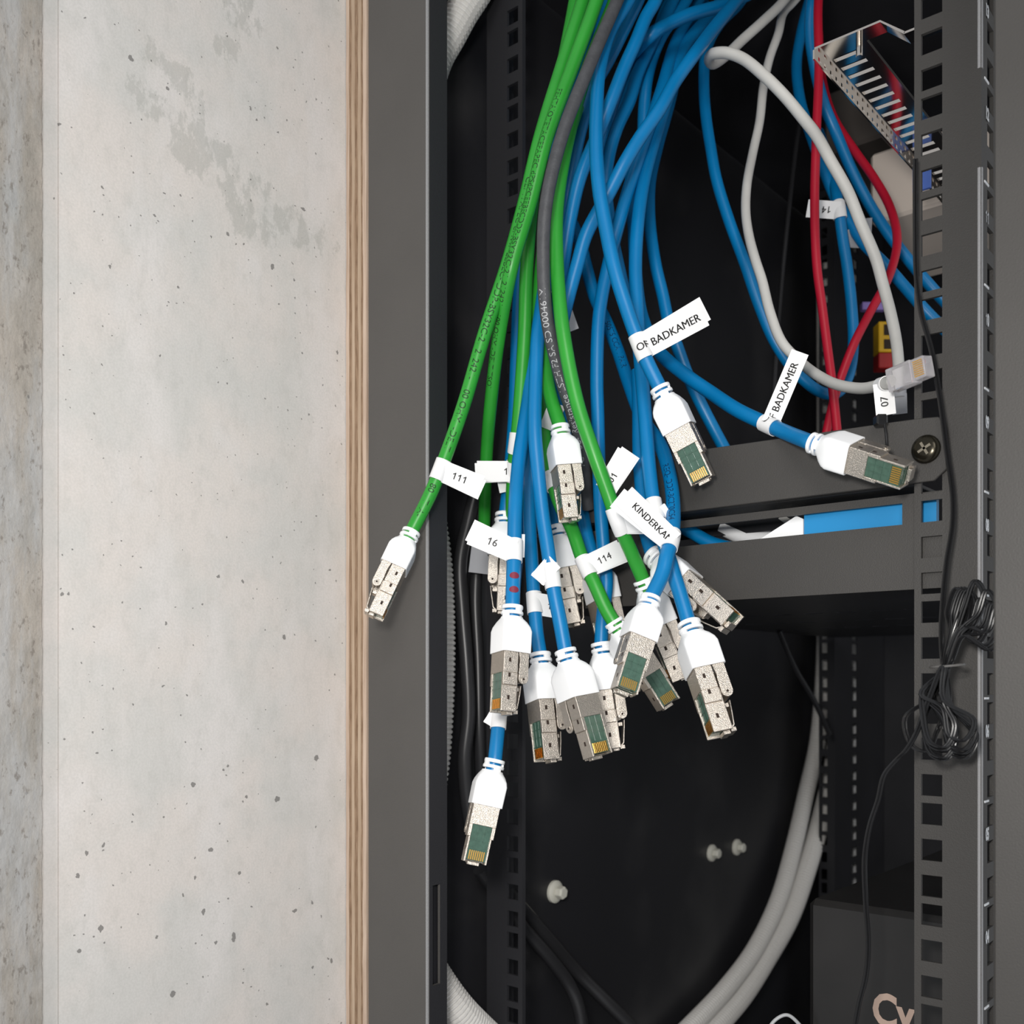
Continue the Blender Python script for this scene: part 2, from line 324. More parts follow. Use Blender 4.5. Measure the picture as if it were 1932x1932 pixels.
# back panel, far side; unseen roof and base added to darken the inside
mb = MB(); mb.box(0.0195, 0.0215, 0.0125, 0.649, ZL, ZH); mb.build('back_panel', M_bpan, rack)
mb = MB(); mb.box(0.0220, 0.40, 0.650, 0.652, ZL, ZH); mb.build('side_panel', M_dark, rack)
mb = MB(); mb.box(0.0220, 0.40, 0.016, 0.6495, ZH-0.002, ZH); mb.build('unseen_roof_panel', M_dark, rack)
mb = MB(); mb.box(0.0220, 0.40, 0.016, 0.6495, ZL, ZL+0.002); mb.build('unseen_base_panel', M_dark, rack)
# perforated rails
def holes_z(z0):
    zs = []
    for k in range(-12, 14):
        for d in (0, -0.0127, -0.028575): zs.append(z0+0.04445*k+d)
    return sorted(z for z in zs if ZL+0.01 < z < ZH-0.01)
def rail_flange(mb, axis, c, t, a0, a1, h0, h1, zc, hh=0.00475):
    zs = [ZL+0.003]; 
    for z in zc: zs += [z-hh, z+hh]
    zs.append(ZH-0.003)
    us = [a0, h0, h1, a1]
    grid_plate(mb, axis, c, t, us, zs, lambda i, j: not (i == 1 and j % 2 == 1))
zr = holes_z(-0.0446)
mb = MB(); rail_flange(mb, 'Y', 0.0770, 0.0018, 0.2927, 0.3190, 0.2957, 0.3047, zr)
rail_flange(mb, 'X', 0.3190, 0.0018, 0.0770, 0.1100, 0.0858, 0.0953, zr)
o = mb.build('front_rail', M_blk, rack)
# rolled corner of the front rail, its highlight put into lighter paint
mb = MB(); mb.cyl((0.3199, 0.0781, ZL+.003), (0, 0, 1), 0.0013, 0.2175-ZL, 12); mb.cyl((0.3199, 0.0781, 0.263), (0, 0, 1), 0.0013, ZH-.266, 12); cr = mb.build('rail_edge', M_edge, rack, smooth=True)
zl = holes_z(-0.0500)
mb = MB(); rail_flange(mb, 'Y', 0.0770, 0.0018, 0.0410, 0.0670, 0.0553, 0.0638, zl, 0.0045)
mb.box(0.0392, 0.0410, 0.0770, 0.1000, ZL+.003, ZH-.003); mb.box(0.0655, 0.0670, 0.0788, 0.0800, ZL+.003, ZH-.003)
mb.build('rear_rail', M_rr, rack)
zf = holes_z(-0.0430)
mb = MB(); rail_flange(mb, 'Y', 0.5255, 0.0018, 0.0542, 0.0675, 0.0566, 0.0622, zf)
rail_flange(mb, 'X', 0.0675, 0.0018, 0.5255, 0.6480, 0.5665, 0.5805, zf)
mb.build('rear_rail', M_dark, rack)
mb = MB(); rail_flange(mb, 'Y', 0.5255, 0.0018, 0.2927, 0.3190, 0.2957, 0.3047, zr)
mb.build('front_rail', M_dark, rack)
# front post close to the camera on the right
mb = MB(); mb.box(0.3462, 0.4000, -0.0005, 0.0180, ZL, ZH); mb.build('front_post', M_blk, rack, bevel=0.0008)
# height unit numbers on the edge of the front rail
def text_mesh(s, size, bold=0.0, ext=0.0):
    if s and set(s) <= set('01467') and '1' in s:      # digits with a flagged one
        vs, fs = [], []; adv = 0.56*size; x = -adv*(len(s)-1)/2
        for ch in s:
            if ch == '1':
                g = [(.10,-.36),(.10,.36),(.03,.36),(-.04,.27),(-.17,.19),(-.17,.10),(-.07,.14),(.01,.20),(.01,-.36)]
                tri = [(0,1,2,8),(2,3,7,8),(3,4,6,7),(4,5,6)]
                n = len(vs); vs += [Vector((x+a*size*.98, b*size*.98, 0)) for a, b in g]; fs += [tuple(n+i for i in t) for t in ((0,1,2,7,8),(2,3,4,5,6,7))]
            else:
                v2, f2 = text_mesh(ch, size, bold); n = len(vs); vs += [Vector((x+v.x, v.y, 0)) for v in v2]; fs += [tuple(n+i for i in f) for f in f2]
            x += adv
        return vs, fs
    c = bpy.data.curves.new('t', 'FONT'); c.body = s; c.size = size; c.offset = bold*size; c.extrude = ext
    c.align_x = 'CENTER'; c.align_y = 'CENTER'; c.resolution_u = 3
    o = bpy.data.objects.new('t', c); COL.objects.link(o)
    bpy.context.view_layer.update()
    me = bpy.data.meshes.new_from_object(o.evaluated_get(bpy.context.evaluated_depsgraph_get()))
    bpy.data.objects.remove(o); bpy.data.curves.remove(c)
    return [v.co.copy() for v in me.vertices], [tuple(p.vertices) for p in me.polygons]
for k in range(-4, 9):
    z = -0.0446-0.0127-0.0079+0.04445*k
    vs, fs = text_mesh('%02d' % (5+k), 0.0072, 0.045); mb = MB()
    mb.add([(0.32105+0.00012, 0.0845+v.x*0.66, z+v.y) for v in vs], fs); mb.build('unit_number', M_wht, rack)
    mb = MB(); mb.box(0.3208, 0.32115, 0.0812, 0.0872, z+0.0140, z+0.0149); mb.build('unit_mark', M_wht, rack)

# white plastic bolts on the back panel and two bright screws high up
def bolt(Y, z, s=1.0):
    b = empty('plastic_bolt', (0.0216, Y, z)); mb = MB()
    N_ = 20
    def ring(xo, r, n=N_): return [(0.0216+xo, Y+r*math.cos(2*math.pi*i/n), z+r*math.sin(2*math.pi*i/n)) for i in range(n)]
    mb.loft([ring(0, .0078*s), ring(.0018*s, .0078*s), ring(.0030*s, .0066*s), ring(.0034*s, .0050*s)])
    mb.build('flange', M_bolt, b, smooth=True)
    mb = MB(); mb.loft([[(0.0216+q*s, Y+r*s*math.cos(math.pi/3*i+.3), z+r*s*math.sin(math.pi/3*i+.3)) for i in range(6)] for q, r in ((.0034, .0046), (.0082, .0046), (.0090, .0038))])
    mb.build('hex_head', M_bolt, b, bevel=0.0004); return b
tag(bolt(0.166, -0.1415), 'off-white plastic bolt on the back panel, nearest and alone left of the pair', 'bolt')
tag(bolt(0.382, -0.1425, .92), 'off-white plastic bolt on the back panel, left one of the pair', 'bolt')
tag(bolt(0.426, -0.1430, .92), 'off-white plastic bolt on the back panel, right one of the pair', 'bolt')
def hit_back(px, py, X=0.0216):
    d = (FWD + RGT*((px-966)/1932) + UP*((1290-py)/1932)); return CAM + d*((X-CAM.x)/d.x)
for px, py, lab in ((1401, 168, 'small shiny screw head on black back panel above the other, left of it'), (1465, 225, 'small shiny screw head on black back panel, the lower right of two')):
    p = hit_back(px, py); mb = MB(); mb.cyl(p, (1, 0, 0), 0.0022, 0.0014, 12, 0.0012); mb.box(p.x+.0014, p.x+.0017, p.y-.0012, p.y+.0012, p.z-.0003, p.z+.0003)
    mb.build('screw', M_steel, rack, smooth=True)

# ------------------------------------------------------------------ swept tubes
def spline(pts, sub=8):
    P = [Vector(p) for p in pts]; P = [2*P[0]-P[1]]+P+[2*P[-1]-P[-2]]; out = []
    for i in range(1, len(P)-2):
        p0, p1, p2, p3 = P[i-1:i+3]
        d1 = max((p1-p0).length, 1e-6)**.5; d2 = max((p2-p1).length, 1e-6)**.5; d3 = max((p3-p2).length, 1e-6)**.5
        m1 = (p1-p0)/d1-(p2-p0)/(d1+d2)+(p2-p1)/d2; m2 = (p2-p1)/d2-(p3-p1)/(d2+d3)+(p3-p2)/d3
        m1 *= d2; m2 *= d2
        for k in range(sub):
            t = k/sub; t2 = t*t; t3 = t2*t
            out.append((2*t3-3*t2+1)*p1+(t3-2*t2+t)*m1+(-2*t3+3*t2)*p2+(t3-t2)*m2)
    out.append(P[-2].copy()); return out
def tube(mb, path, r, n=14, rf=None):
    a = None; rings = []
    for i, p in enumerate(path):
        t = (path[min(i+1, len(path)-1)]-path[max(i-1, 0)]).normalized()
        a = t.orthogonal().normalized() if a is None else (a-a.dot(t)*t).normalized()
        b = t.cross(a); rr = rf(i) if rf else r
        rings.append([p+rr*(math.cos(2*math.pi*k/n)*a+math.sin(2*math.pi*k/n)*b) for k in range(n)])
    mb.loft(rings)
def dpath(pts):
    """(px,py[,D mm]) -> 3-D control points; missing depths are interpolated"""
    D = [q[2] if len(q) > 2 else None for q in pts]; k = [i for i, d in enumerate(D) if d is not None]
    for i in range(len(D)):
        if D[i] is None:
            a = max(j for j in k if j < i); b = min(j for j in k if j > i)
            la = sum(math.dist(pts[j][:2], pts[j+1][:2]) for j in range(a, i)); lb = sum(math.dist(pts[j][:2], pts[j+1][:2]) for j in range(a, b))
            D[i] = D[a]+(D[b]-D[a])*la/lb
    return [at(q[0], q[1], d/1000) for q, d in zip(pts, D)]
def arc_len(path):
    s = [0]
    for i in range(1, len(path)): s.append(s[-1]+(path[i]-path[i-1]).length)
    return s
def frame_at(path, s, ss, up=None):
    s = max(0, min(ss[-1]-1e-6, s)); i = 0
    lo, hi = 0, len(ss)-1
    while hi-lo > 1:
        m = (lo+hi)//2
        if ss[m] <= s: lo = m
        else: hi = m
    t = (path[lo+1]-path[lo]).normalized(); p = path[lo]+t*(s-ss[lo]); return p, t
def nearest_s(path, ss, px, py):
    best = 1e9; bs = 0
    for p, s in zip(path, ss):
        d = p-CAM; D = d.dot(FWD); x = 966+1932*d.dot(RGT)/D; y = 1290-1932*d.z/D
        e = (x-px)**2+(y-py)**2
        if e < best: best = e; bs = s
    return bs
def jacket_text(root, path, px, py, s, size, r, ink, rev=False, roll=0.0, name='printed_lettering'):
    """print wrapped on the jacket starting near pixel (px,py), running along the cable"""
    ss = arc_len(path); s0 = nearest_s(path, ss, px, py); vs, fs = text_mesh(s, size, 0.0)
    x0 = min(v.x for v in vs); mb = MB(); out = []
    for v in vs:
        q = s0+(v.x-x0)*(-1 if rev else 1); p, t = frame_at(path, q, ss); 
        # blend tangents a little
        p2, t2 = frame_at(path, q+0.002, ss); t = (t+t2).normalized()
        if rev: t = -t
        c = (CAM-p); c = (c-c.dot(t)*t).normalized(); yv = c.cross(t)
        a = v.y/r+roll
        out.append(p+(r+0.00006)*(math.cos(a)*c+math.sin(a)*yv))
    mb.add(out, fs); mb.build(name, ink, root)
# ------------------------------------------------------------------ field plug
def sup(cx, cy, w, h, z, e, n=28):
    o = []
    for i in range(n):
        a = 2*math.pi*(i+.5)/n; c = math.cos(a); s = math.sin(a)
        o.append((cx+w*math.copysign(abs(c)**(2/e), c), cy+h*math.copysign(abs(s)**(2/e), s), z))
    return o
def plug(root, top, tip, phi, k=None, latch_open=0):
    ax = (tip-top); L = ax.length; k = L/0.0533; z = -(ax.normalized())
    mid = (top+tip)/2; c = (CAM-mid).normalized(); c = (c-c.dot(z)*z).normalized(); r = z.cross(c)*-1
    # image-right seen along the plug pointing down
    r = (-z).cross(-c) if False else c.cross(-z)
    ph = math.radians(phi); ny = (math.cos(ph)*c+math.sin(ph)*r)   # contacts face normal = local -Y
    Y = -ny; X = Y.cross(z); sc = 0.001*k
    M = Matrix(((X.x*sc, Y.x*sc, z.x*sc, top.x), (X.y*sc, Y.y*sc, z.y*sc, top.y), (X.z*sc, Y.z*sc, z.z*sc, top.z), (0, 0, 0, 1)))
    m = MB(M)   # shell
    m.box(-6.7, 6.7, -6.6, 1.0, -33.5, -23.0)
    for s in (-1, 1):
        a, b = sorted((s*4.9, s*6.7)); m.box(a, b, -6.6, 1.0, -39.5, -33.5)
        a, b = sorted((s*4.85, s*5.85)); m.box(a, b, -6.6, 1.6, -52.0, -39.5)
    m.box(-5.85, 5.85, 0.9, 1.6, -51.6, -33.5); m.box(-4.85, 4.85, -1.0, 0.9, -51.6, -50.9)
    m.box(-3.0, 3.0, -1.8, 1.2, -53.3, -51.6)
    sh = m.build('plug_shell', M_nick, root, bevel=0.00018)
    m = MB(M)   # hinged clamp on the latch side with rounded ears
    for s in (-1, 1):
        x0, x1 = sorted((s*6.0, s*6.85)); prof = [(1.3, -23.2), (6.6, -23.2), (6.6, -36.0)]
        for i in range(9):
            a = -math.pi*i/8; prof.append((4.1+2.5*math.cos(a), -36.0+2.5*math.sin(a)))
        prof += [(1.6, -33), (1.9, -27.5)]
        m.loft([[(x0, p[0], p[1]) for p in prof], [(x1, p[0], p[1]) for p in prof]])
        m.cyl((s*6.85, 4.1, -36.2), (s, 0, 0), 1.15, 0.30, 14)
    m.box(-6.0, 6.0, 5.7, 6.5, -37.2, -23.2)
    m.build('hinged_clamp', M_nick, sh, smooth=False, bevel=0.00012)
    m = MB(M)
    for s in (-1, 1): m.cyl((s*7.16, 4.1, -36.2), (s, 0, 0), 0.55, 0.06, 10)
    for s in (-1, 1):
        for (yy, zz, X_) in ((-3.4, -27.6, 6.7), (-3.4, -34.8, 6.7), (-3.0, -45.4, 5.85)):
            a, b = sorted((s*(X_-.2), s*(X_+.04))); m.box(a, b, yy-.6, yy+.6, zz-1.0, zz+1.0)
    m.build('side_slots', M_hole, sh)
    m = MB(M)   # green insert with moulded grid
    m.box(-4.84, 4.84, -5.9, 0.85, -50.8, -33.5)
    for xx in (-1.7, 1.7): m.box(xx-.18, xx+.18, -6.12, -5.9, -45.0, -33.5)
    for zz in (-37.3, -41.2): m.box(-4.84, 4.84, -6.12, -5.9, zz-.18, zz+.18)
    m.box(-4.84, 4.84, -6.2, -5.9, -45.6, -45.0)
    m.build('insert', M_grn, sh)
    for i in range(8):
        m = MB(M); xx = -3.57+1.02*i; m.box(xx-.27, xx+.27, -6.35, -5.85, -50.6, -46.0); m.build('contact', M_gold, sh)
    m = MB(M)   # latch spring
    lo = 2.6 if latch_open else 1.4
    m.loft([[(-3.0, 1.6, -51.2), (3.0, 1.6, -51.2), (3.0, 2.2, -51.5), (-3.0, 2.2, -51.5)],
            [(-3.0, 2.9+lo*.3, -49.6), (3.0, 2.9+lo*.3, -49.6), (3.0, 3.4+lo*.3, -50.0), (-3.0, 3.4+lo*.3, -50.0)],
            [(-2.6, 3.2+lo, -43.0), (2.6, 3.2+lo, -43.0), (2.6, 3.7+lo, -43.0), (-2.6, 3.7+lo, -43.0)],
            [(-1.8, 4.0+lo, -38.6), (1.8, 4.0+lo, -38.6), (1.8, 4.5+lo, -38.6), (-1.8, 4.5+lo, -38.6)]])
    m.box(-3.2, 3.2, 1.6, 3.9, -52.6, -50.8); m.box(-2.2, 2.2, 1.6, 4.4, -41.6, -39.8)
    m.build('latch', M_nick, sh, bevel=0.0001)
    # white boot: two slotted rings, neck and hood
    m = MB(M)
    def ann(z0, z1, ro, ri=3.75):
        n = 24; q = []
        for (rr, zz) in ((ri, z0), (ro-.25, z0), (ro, z0-.3), (ro, z1+.3), (ro-.25, z1), (ri, z1)):
            q.append([(rr*math.cos(2*math.pi*i/n), rr*math.sin(2*math.pi*i/n), zz) for i in range(n)])
        q.append(q[0]); m.loft(q, cap=False)
    ann(0, -1.8, 5.2); ann(-3.0, -4.6, 5.4)
    for s in (0, 1, 2, 3):
        a = s*math.pi/2+.35; ca, sa = math.cos(a), math.sin(a)
        for (z0, z1, f) in (((-1.7, -3.2, 0) if s % 2 == 0 else (-4.3, -6.0, 1)),):
            n = 4; pts = lambda rr, zz: [(rr*math.cos(a+d), rr*math.sin(a+d), zz) for d in (-.45, -.15, .15, .45)]
            m.loft([pts(3.8, z0)+pts(4.95, z0)[::-1], pts(3.8, z1)+pts(4.95, z1)[::-1]])
    m.loft([sup(0, 0, 3.8, 3.8, -5.8, 2), sup(0, 0, 5.3, 5.3, -5.8, 2), sup(0, 0, 5.5, 5.5, -6.4, 2), sup(0, 0, 6.7, 6.4, -8.4, 4), sup(0, 0.0, 7.6, 7.2, -10.8, 8), sup(0, 0.05, 8.05, 7.6, -13.0, 11),
            sup(0, 0.1, 7.85, 7.5, -23.5, 12), sup(0, 0.1, 7.5, 7.2, -23.6, 9), sup(0, 0.1, 7.2, 7.0, -22.8, 9)])
    m.build('boot', M_plas, sh, smooth=True)
    return sh
# ------------------------------------------------------------------ paper flag labels
def flag(root, path, px, py, ex, ey, wmm, txt=None, tsize=3.6, tpos=0.5, toff=0, ink=None, wrap=True, ply2=6, r=0.0036, dD=0.0, mt=None, rot180=False, curl=0.0, rotq=0, name='label_flag', tilt=0.0, wscale=1.0):
    ss = arc_len(path); s = nearest_s(path, ss, px, py); p, t = frame_at(path, s, ss)
    mt = mt or M_paper; w = wmm/1000
    par = root
    if wrap:
        n = 22; m = MB(); q = []
        for (o_, rr) in ((-w/2, r+.0002), (-w/2, r+.0006), (-w/4, r+.0006), (0, r+.0006), (w/4, r+.0006), (w/2, r+.0006), (w/2, r+.0002)):
            pp = p+t*o_; 
            # follow the cable
            pq, tq = frame_at(path, s+o_, ss); a = tq.orthogonal().normalized(); b = tq.cross(a)
            q.append([pq+rr*(math.cos(2*math.pi*i/n)*a+math.sin(2*math.pi*i/n)*b) for i in range(n)])
        q.append(q[0]); m.loft(q, cap=False)
        par = m.build('label_wrap', mt, root, smooth=True)
    D0 = (p-CAM).dot(FWD); e = at(ex, ey, D0+dD)
    d = (e-p); L = d.length; d.normalize(); c = (CAM-p).normalized(); nrm = (c-c.dot(d)*d).normalized()
    nrm = (Matrix.Rotation(tilt, 3, d) @ nrm)
    side = nrm.cross(d)          # across the strip
    def strip(rotdeg, off, len_, wd, nm):
        Mx = Matrix.Rotation(math.radians(rotdeg), 3, nrm); dd = Mx @ d; sd = Mx @ side
        m = MB(); N_ = 10; secs = []
        for i in range(N_+1):
            u = i/N_; b = curl*math.sin(u*math.pi)*len_*.5
            q = p+nrm*((r*0.55*(1-u)+r*.3 if wrap else -(r+.0012))+off+b)+dd*(len_*u)
            tw = wd/2*(1-0.15*(1-u)*0)
            secs.append([q-sd*tw, q+sd*tw, q+sd*tw-nrm*.00012, q-sd*tw-nrm*.00012])
        # notched end
        m.loft(secs); return m.build(nm, mt, par)
    a = strip(0, 0.0002, L, w*wscale, 'label_strip')
    if ply2: strip(ply2*.6, -0.0003, L*1.05, w*.97*wscale, 'label_strip')
    if txt:
        vs, fs = text_mesh(txt, tsize/1000, 0.0); n0 = len(vs); f0 = list(fs); v0 = list(vs)
        for sx in (-.014, .014):
            k_ = len(vs); vs = vs+[Vector((v.x+sx*tsize/1000, v.y, 0)) for v in v0]; fs = fs+[tuple(i+k_ for i in f) for f in f0]
        m = MB(); xd, yd = d, side
        if d.dot(RGT) < -0.2 and not rotq: xd, yd = -d, -side
        if rot180: xd, yd = -xd, -yd
        yd = nrm.cross(xd)
        if rotq: xd, yd = yd*-rotq, xd*rotq
        out = []
        cen = p+d*(L*tpos)+side*(toff/1000)
        for v in vs:
            q = cen+xd*v.x+yd*v.y; xx = (q-p).dot(d); u = max(0, min(1, xx/L)); rc = r+0.0009; rd = rc/max(.5, d.cross(t).length); bo = 0 if wrap else -(r+.0012)
            h = (r*0.55*(1-u)+r*.3 if wrap else bo)+0.0002+curl*math.sin(u*math.pi)*L*.5+.00016
            e_ = t.cross(nrm).normalized(); e_ = e_ if e_.dot(d) > 0 else -e_; xe = (q-p).dot(e_)
            if wrap and xe < r*.7:
                a = (xe-r*.7)/rc+math.asin(.7*r/rc); a = max(a, -1.5)
                n_ = (nrm-nrm.dot(t)*t).normalized(); pq, tq = frame_at(path, s+(q-p).dot(t), ss)
                out.append(pq+rc*(math.cos(a)*n_+math.sin(a)*e_)); continue
                h = max(rc*math.cos(a), h if xx > 0 else -1)
            out.append(q+nrm*h)
        m.add(out, fs); m.build('lettering', ink or M_ink, par)
    return par
# ------------------------------------------------------------------ network cables
LINKED = {}
def cable(key, label, pts, mt=None, r=0.0036, phi=None, tip=None, group=None, name='network_cable', cat='cable', n=16, latch_open=0):
    cp = dpath(pts); path = spline(cp, 8)
    root = empty(name, cp[0], label, cat, group)
    if tip is not None:        # extend a little into the boot
        top = cp[-1]; tp = at(tip[0], tip[1], tip[2]/1000); path2 = path+[top+(tp-top).normalized()*0.003*k for k in (1, 2)]
    else: path2 = path
    mb = MB(); tube(mb, path2, r, n); mb.build('jacket', mt or M_blue, root, smooth=True)
    if tip is not None: plug(root, cp[-1], tp, phi, latch_open=latch_open)
    LINKED[key] = (root, path); return root, path
# --- greens
cable('A', 'green network cable swinging furthest left, its plug against the plywood edge, flag 111',
      [(1150,-160,560),(1100,0,545),(1059,129),(1019,260,532),(988,388),(957,500),(914,630,530),(876,760),(841,860,532),(813,930),(777,1002,532)], M_green, phi=82, tip=(699,1163,520), name='green_network_cable')
cable('g2', 'green network cable that hangs beside the flag 111 cable and fades behind the flag 16',
      [(1175,-160,545),(1126,0,532),(1079,129),(1031,260,521),(999,388),(966,500,521),(942,630),(926,760,560),(918,860),(913,1010,610)], M_green, name='green_network_cable')
cable('g3', 'dark green network cable squeezed between grey and leftmost green cables with white wrap halfway',
      [(1110,-160,580),(1085,0,575),(1045,200,560),(1012,330),(1000,420,548),(993,520),(990,620,546),(984,720),(976,820,548),(969,880),(966,960,566),(970,1060,580)], M_green, name='green_network_cable')
cable('L', 'green network cable ending highest, plug hanging right beside the thick green cable',
      [(1090,200,560),(1050,330,560),(1025,470),(1016,590,548),(1026,680),(1038,745,533),(1056,803,524)], M_green, phi=-72, tip=(1082,985,520), name='green_network_cable')
cable('G', 'green network cable with flag 114 whose plug hides behind the upright pair of plugs',
      [(1075,300,578),(1040,430,572),(1018,600),(1022,720,560),(1030,850,552),(1052,940),(1080,1000,536),(1098,1052),(1121,1100,526),(1143,1148),(1157,1172,522)], M_green, phi=28, tip=(1260,1336,520), name='green_network_cable')
cable('I', 'bright scuffed green network cable in front right of grey cable, plug behind the others',
      [(1210,-160,570),(1160,0,552),(1105,140,540),(1072,260),(1051,388,522),(1051,500),(1063,630,508),(1089,760),(1122,860,508),(1147,930),(1168,990,512),(1188,1035),(1213,1093,522)], M_green, phi=-82, tip=(1290,1281,528), name='green_network_cable')
# --- grey
root, gp = cable('grey', 'dark grey cable with pale printed lettering among the green cables',
      [(1230,-150,545),(1165,0,528),(1110,129,515),(1060,258,508),(1030,388,505),(1025,500),(1032,601,512),(1054,700),(1079,780,530),(1097,850,545),(1110,960,560)], M_grey, r=0.0033, name='grey_cable')
jacket_text(root, gp, 1100, 870, 'FC  -UU-  Resistance LSZH F2 SA SD 000461M', 0.0048, 0.0033, M_inkw, rev=True, roll=0.25)
root, gp = LINKED['A']
jacket_text(root, gp, 1000, 340, 'CEFTFAPEC dPR4P EEBEC- DDP-BSY32C-21 212421-  100 OHM  -DELT     SO11801/TIIA-', 0.0049, 0.0036, M_inkg, roll=-0.2)
root, gp = LINKED['g2']
jacket_text(root, gp, 1062, 175, 'FEHTAIOTETACEFAPEC dPSdPCEEBECDDP-BSY32C-21 212421   100 OHM -DELT TSOI', 0.0042, 0.0036, M_inkg, roll=-0.65)
# --- blues with plugs
cable('B', 'blue network cable with flag 16 and two red dots above its blown-out white plug',
      [(1150,-150,630),(1100,100,612),(1060,250,600),(1036,380,584),(1022,520,562),(1008,640,550),(1000,730,545),(988,810,532),(979,870),(972,960,512),(970,1040),(967,1143,498)], phi=-62, tip=(957,1350,490), name='blue_network_cable')
cable('C', 'blue network cable reaching lowest, its plug hanging alone over the dark panel',
      [(1040,520,590),(1000,720,580),(985,900,570),(975,1050,555),(960,1200,540),(944,1300,532),(940,1370,526),(934,1433,520)], phi=9, tip=(891,1632,512), name='blue_network_cable')
cable('D', 'blue network cable ending in left one of two plugs side by side at bunch bottom',
      [(1045,420,580),(1018,600,570),(1010,740,562),(1000,880,556),(1000,1000,550),(1003,1053),(1007,1120,540),(1013,1193),(1019,1232,532)], phi=-62, tip=(1041,1440,522), name='blue_network_cable')
cable('E', 'blue network cable ending in right one of two plugs side by side at bunch bottom',
      [(1180,-150,612),(1122,100,598),(1078,250,578),(1048,380,560),(1036,470,550),(1026,550,540),(1015,629,532),(1011,707),(1009,810,520),(1015,888),(1023,966,515),(1034,1040),(1045,1115,508),(1055,1165),(1066,1226,504)], phi=38, tip=(1124,1434,496), name='blue_network_cable')
cable('F', 'blue network cable whose slim plug hangs just right of the two bottom plugs',
      [(1380,-150,690),(1320,0,660),(1275,80,620),(1245,180,585),(1209,285,565),(1177,388,558),(1150,490),(1131,590,552),(1126,709),(1128,790,548),(1130,880),(1133,960,542),(1139,1040),(1144,1100,540),(1137,1165),(1134,1213,536)], phi=-80, tip=(1163,1417,530), name='blue_network_cable')
cable('H', 'blue network cable with flag KINDERKAM, green-windowed plug front centre',
      [(1130,-150,660),(1080,60,640),(1045,200,620),(1045,300,610),(1060,380,605),(1092,450,600),(1108,510),(1122,560,592),(1145,610),(1165,660,575),(1185,720),(1212,790,548),(1246,840,533),(1262,890,522),(1270,950,508),(1268,1010,492),(1258,1050,484),(1250,1082),(1229,1126,477)], phi=18, tip=(1172,1312,464), name='blue_network_cable')
cable('K', 'blue network cable with the glaring white plug furthest right of the low bunch',
      [(1420,-150,690),(1360,0,660),(1290,90,620),(1258,190,590),(1229,285,570),(1216,336),(1204,414,552),(1199,500),(1202,578,540),(1206,650),(1213,733,526),(1219,810),(1225,888,512),(1234,955,506),(1252,1020,500),(1270,1080,495),(1283,1120),(1299,1174,488)], phi=-70, tip=(1371,1389,468), name='blue_network_cable')
cable('J', 'blue network cable mostly hidden, its metal plug slanting down right over the shelf',
      [(1203,700,556),(1205,780,550),(1206,860,542),(1212,940,535),(1218,1000,530),(1230,1046,524)], phi=84, tip=(1379,1184,492), name='blue_network_cable', latch_open=1)
cable('M', 'blue network cable with flag reading BADKAMER whose plug hangs halfway up, gold contacts showing',
      [(1260,-150,560),(1185,0,545),(1150,60,538),(1131,130),(1125,220,525),(1125,290),(1131,360,515),(1145,440),(1160,510,508),(1181,578),(1199,629,505),(1220,681),(1244,730,505)], phi=-10, tip=(1331,912,505), name='blue_network_cable')
cable('N', 'blue network cable curving away to the right, flag BADKAMER, plug over the support bar',
      [(1190,330,600),(1195,420,592),(1200,520,584),(1212,600,574),(1242,662,560),(1290,705,545),(1340,740,532),(1390,773,515),(1440,797,500),(1485,817,486),(1530,835,466)], phi=-24, tip=(1721,896,437), name='blue_network_cable')
cable('O', 'blue network cable with a plug half hidden behind the flag 16',
      [(1000,380,600),(985,480,592),(978,580,584),(974,680),(970,790,576),(962,890),(953,968,572)], phi=84, tip=(944,1160,566), name='blue_network_cable')
cable('P', 'blue network cable whose plug hangs behind the flagged blue cable above the bottom pair',
      [(1060,560,610),(1046,700,605),(1038,850,600),(1042,930),(1048,993,570)], phi=-80, tip=(1089,1183,562), name='blue_network_cable')
cable('Q', 'blue network cable with plug buried behind the green cable flagged 114',
      [(1025,560,600),(1036,650,592),(1052,720),(1070,790,580),(1085,870),(1098,960,566),(1110,1020),(1121,1052,556)], phi=-66, tip=(1161,1238,552), name='blue_network_cable')
root, gp = LINKED['H']
jacket_text(root, gp, 1148, 612, '150575 CCA 1 PAIR', 0.0046, 0.0036, M_inkb, roll=0.1)
jacket_text(root, gp, 1262, 880, 'REQ- DDP-BC270C54', 0.0046, 0.0036, M_inkb, roll=-0.3)
# red dots on cable B
root, gp = LINKED['B']; ss = arc_len(gp)
for (qx, qy) in ((969, 1096), (969, 1113)):
    s = nearest_s(gp, ss, qx, qy); 
    m = MB(); n = 18; rings_ = []
    for rr in (0.02, .33, .66, 1.0):
        ring = []
        for i in range(n):
            a = 2*math.pi*i/n; p, t = frame_at(gp, s+rr*0.0017*math.sin(a), ss); c = (CAM-p); c = (c-c.dot(t)*t).normalized(); yv = c.cross(t); b = rr*0.0025*math.cos(a)/0.0036+.15
            ring.append(p+0.00372*(math.cos(b)*c+math.sin(b)*yv))
        rings_.append(ring)
    m.loft(rings_, cap=False); m.build('red_dot', M_rdot, root)
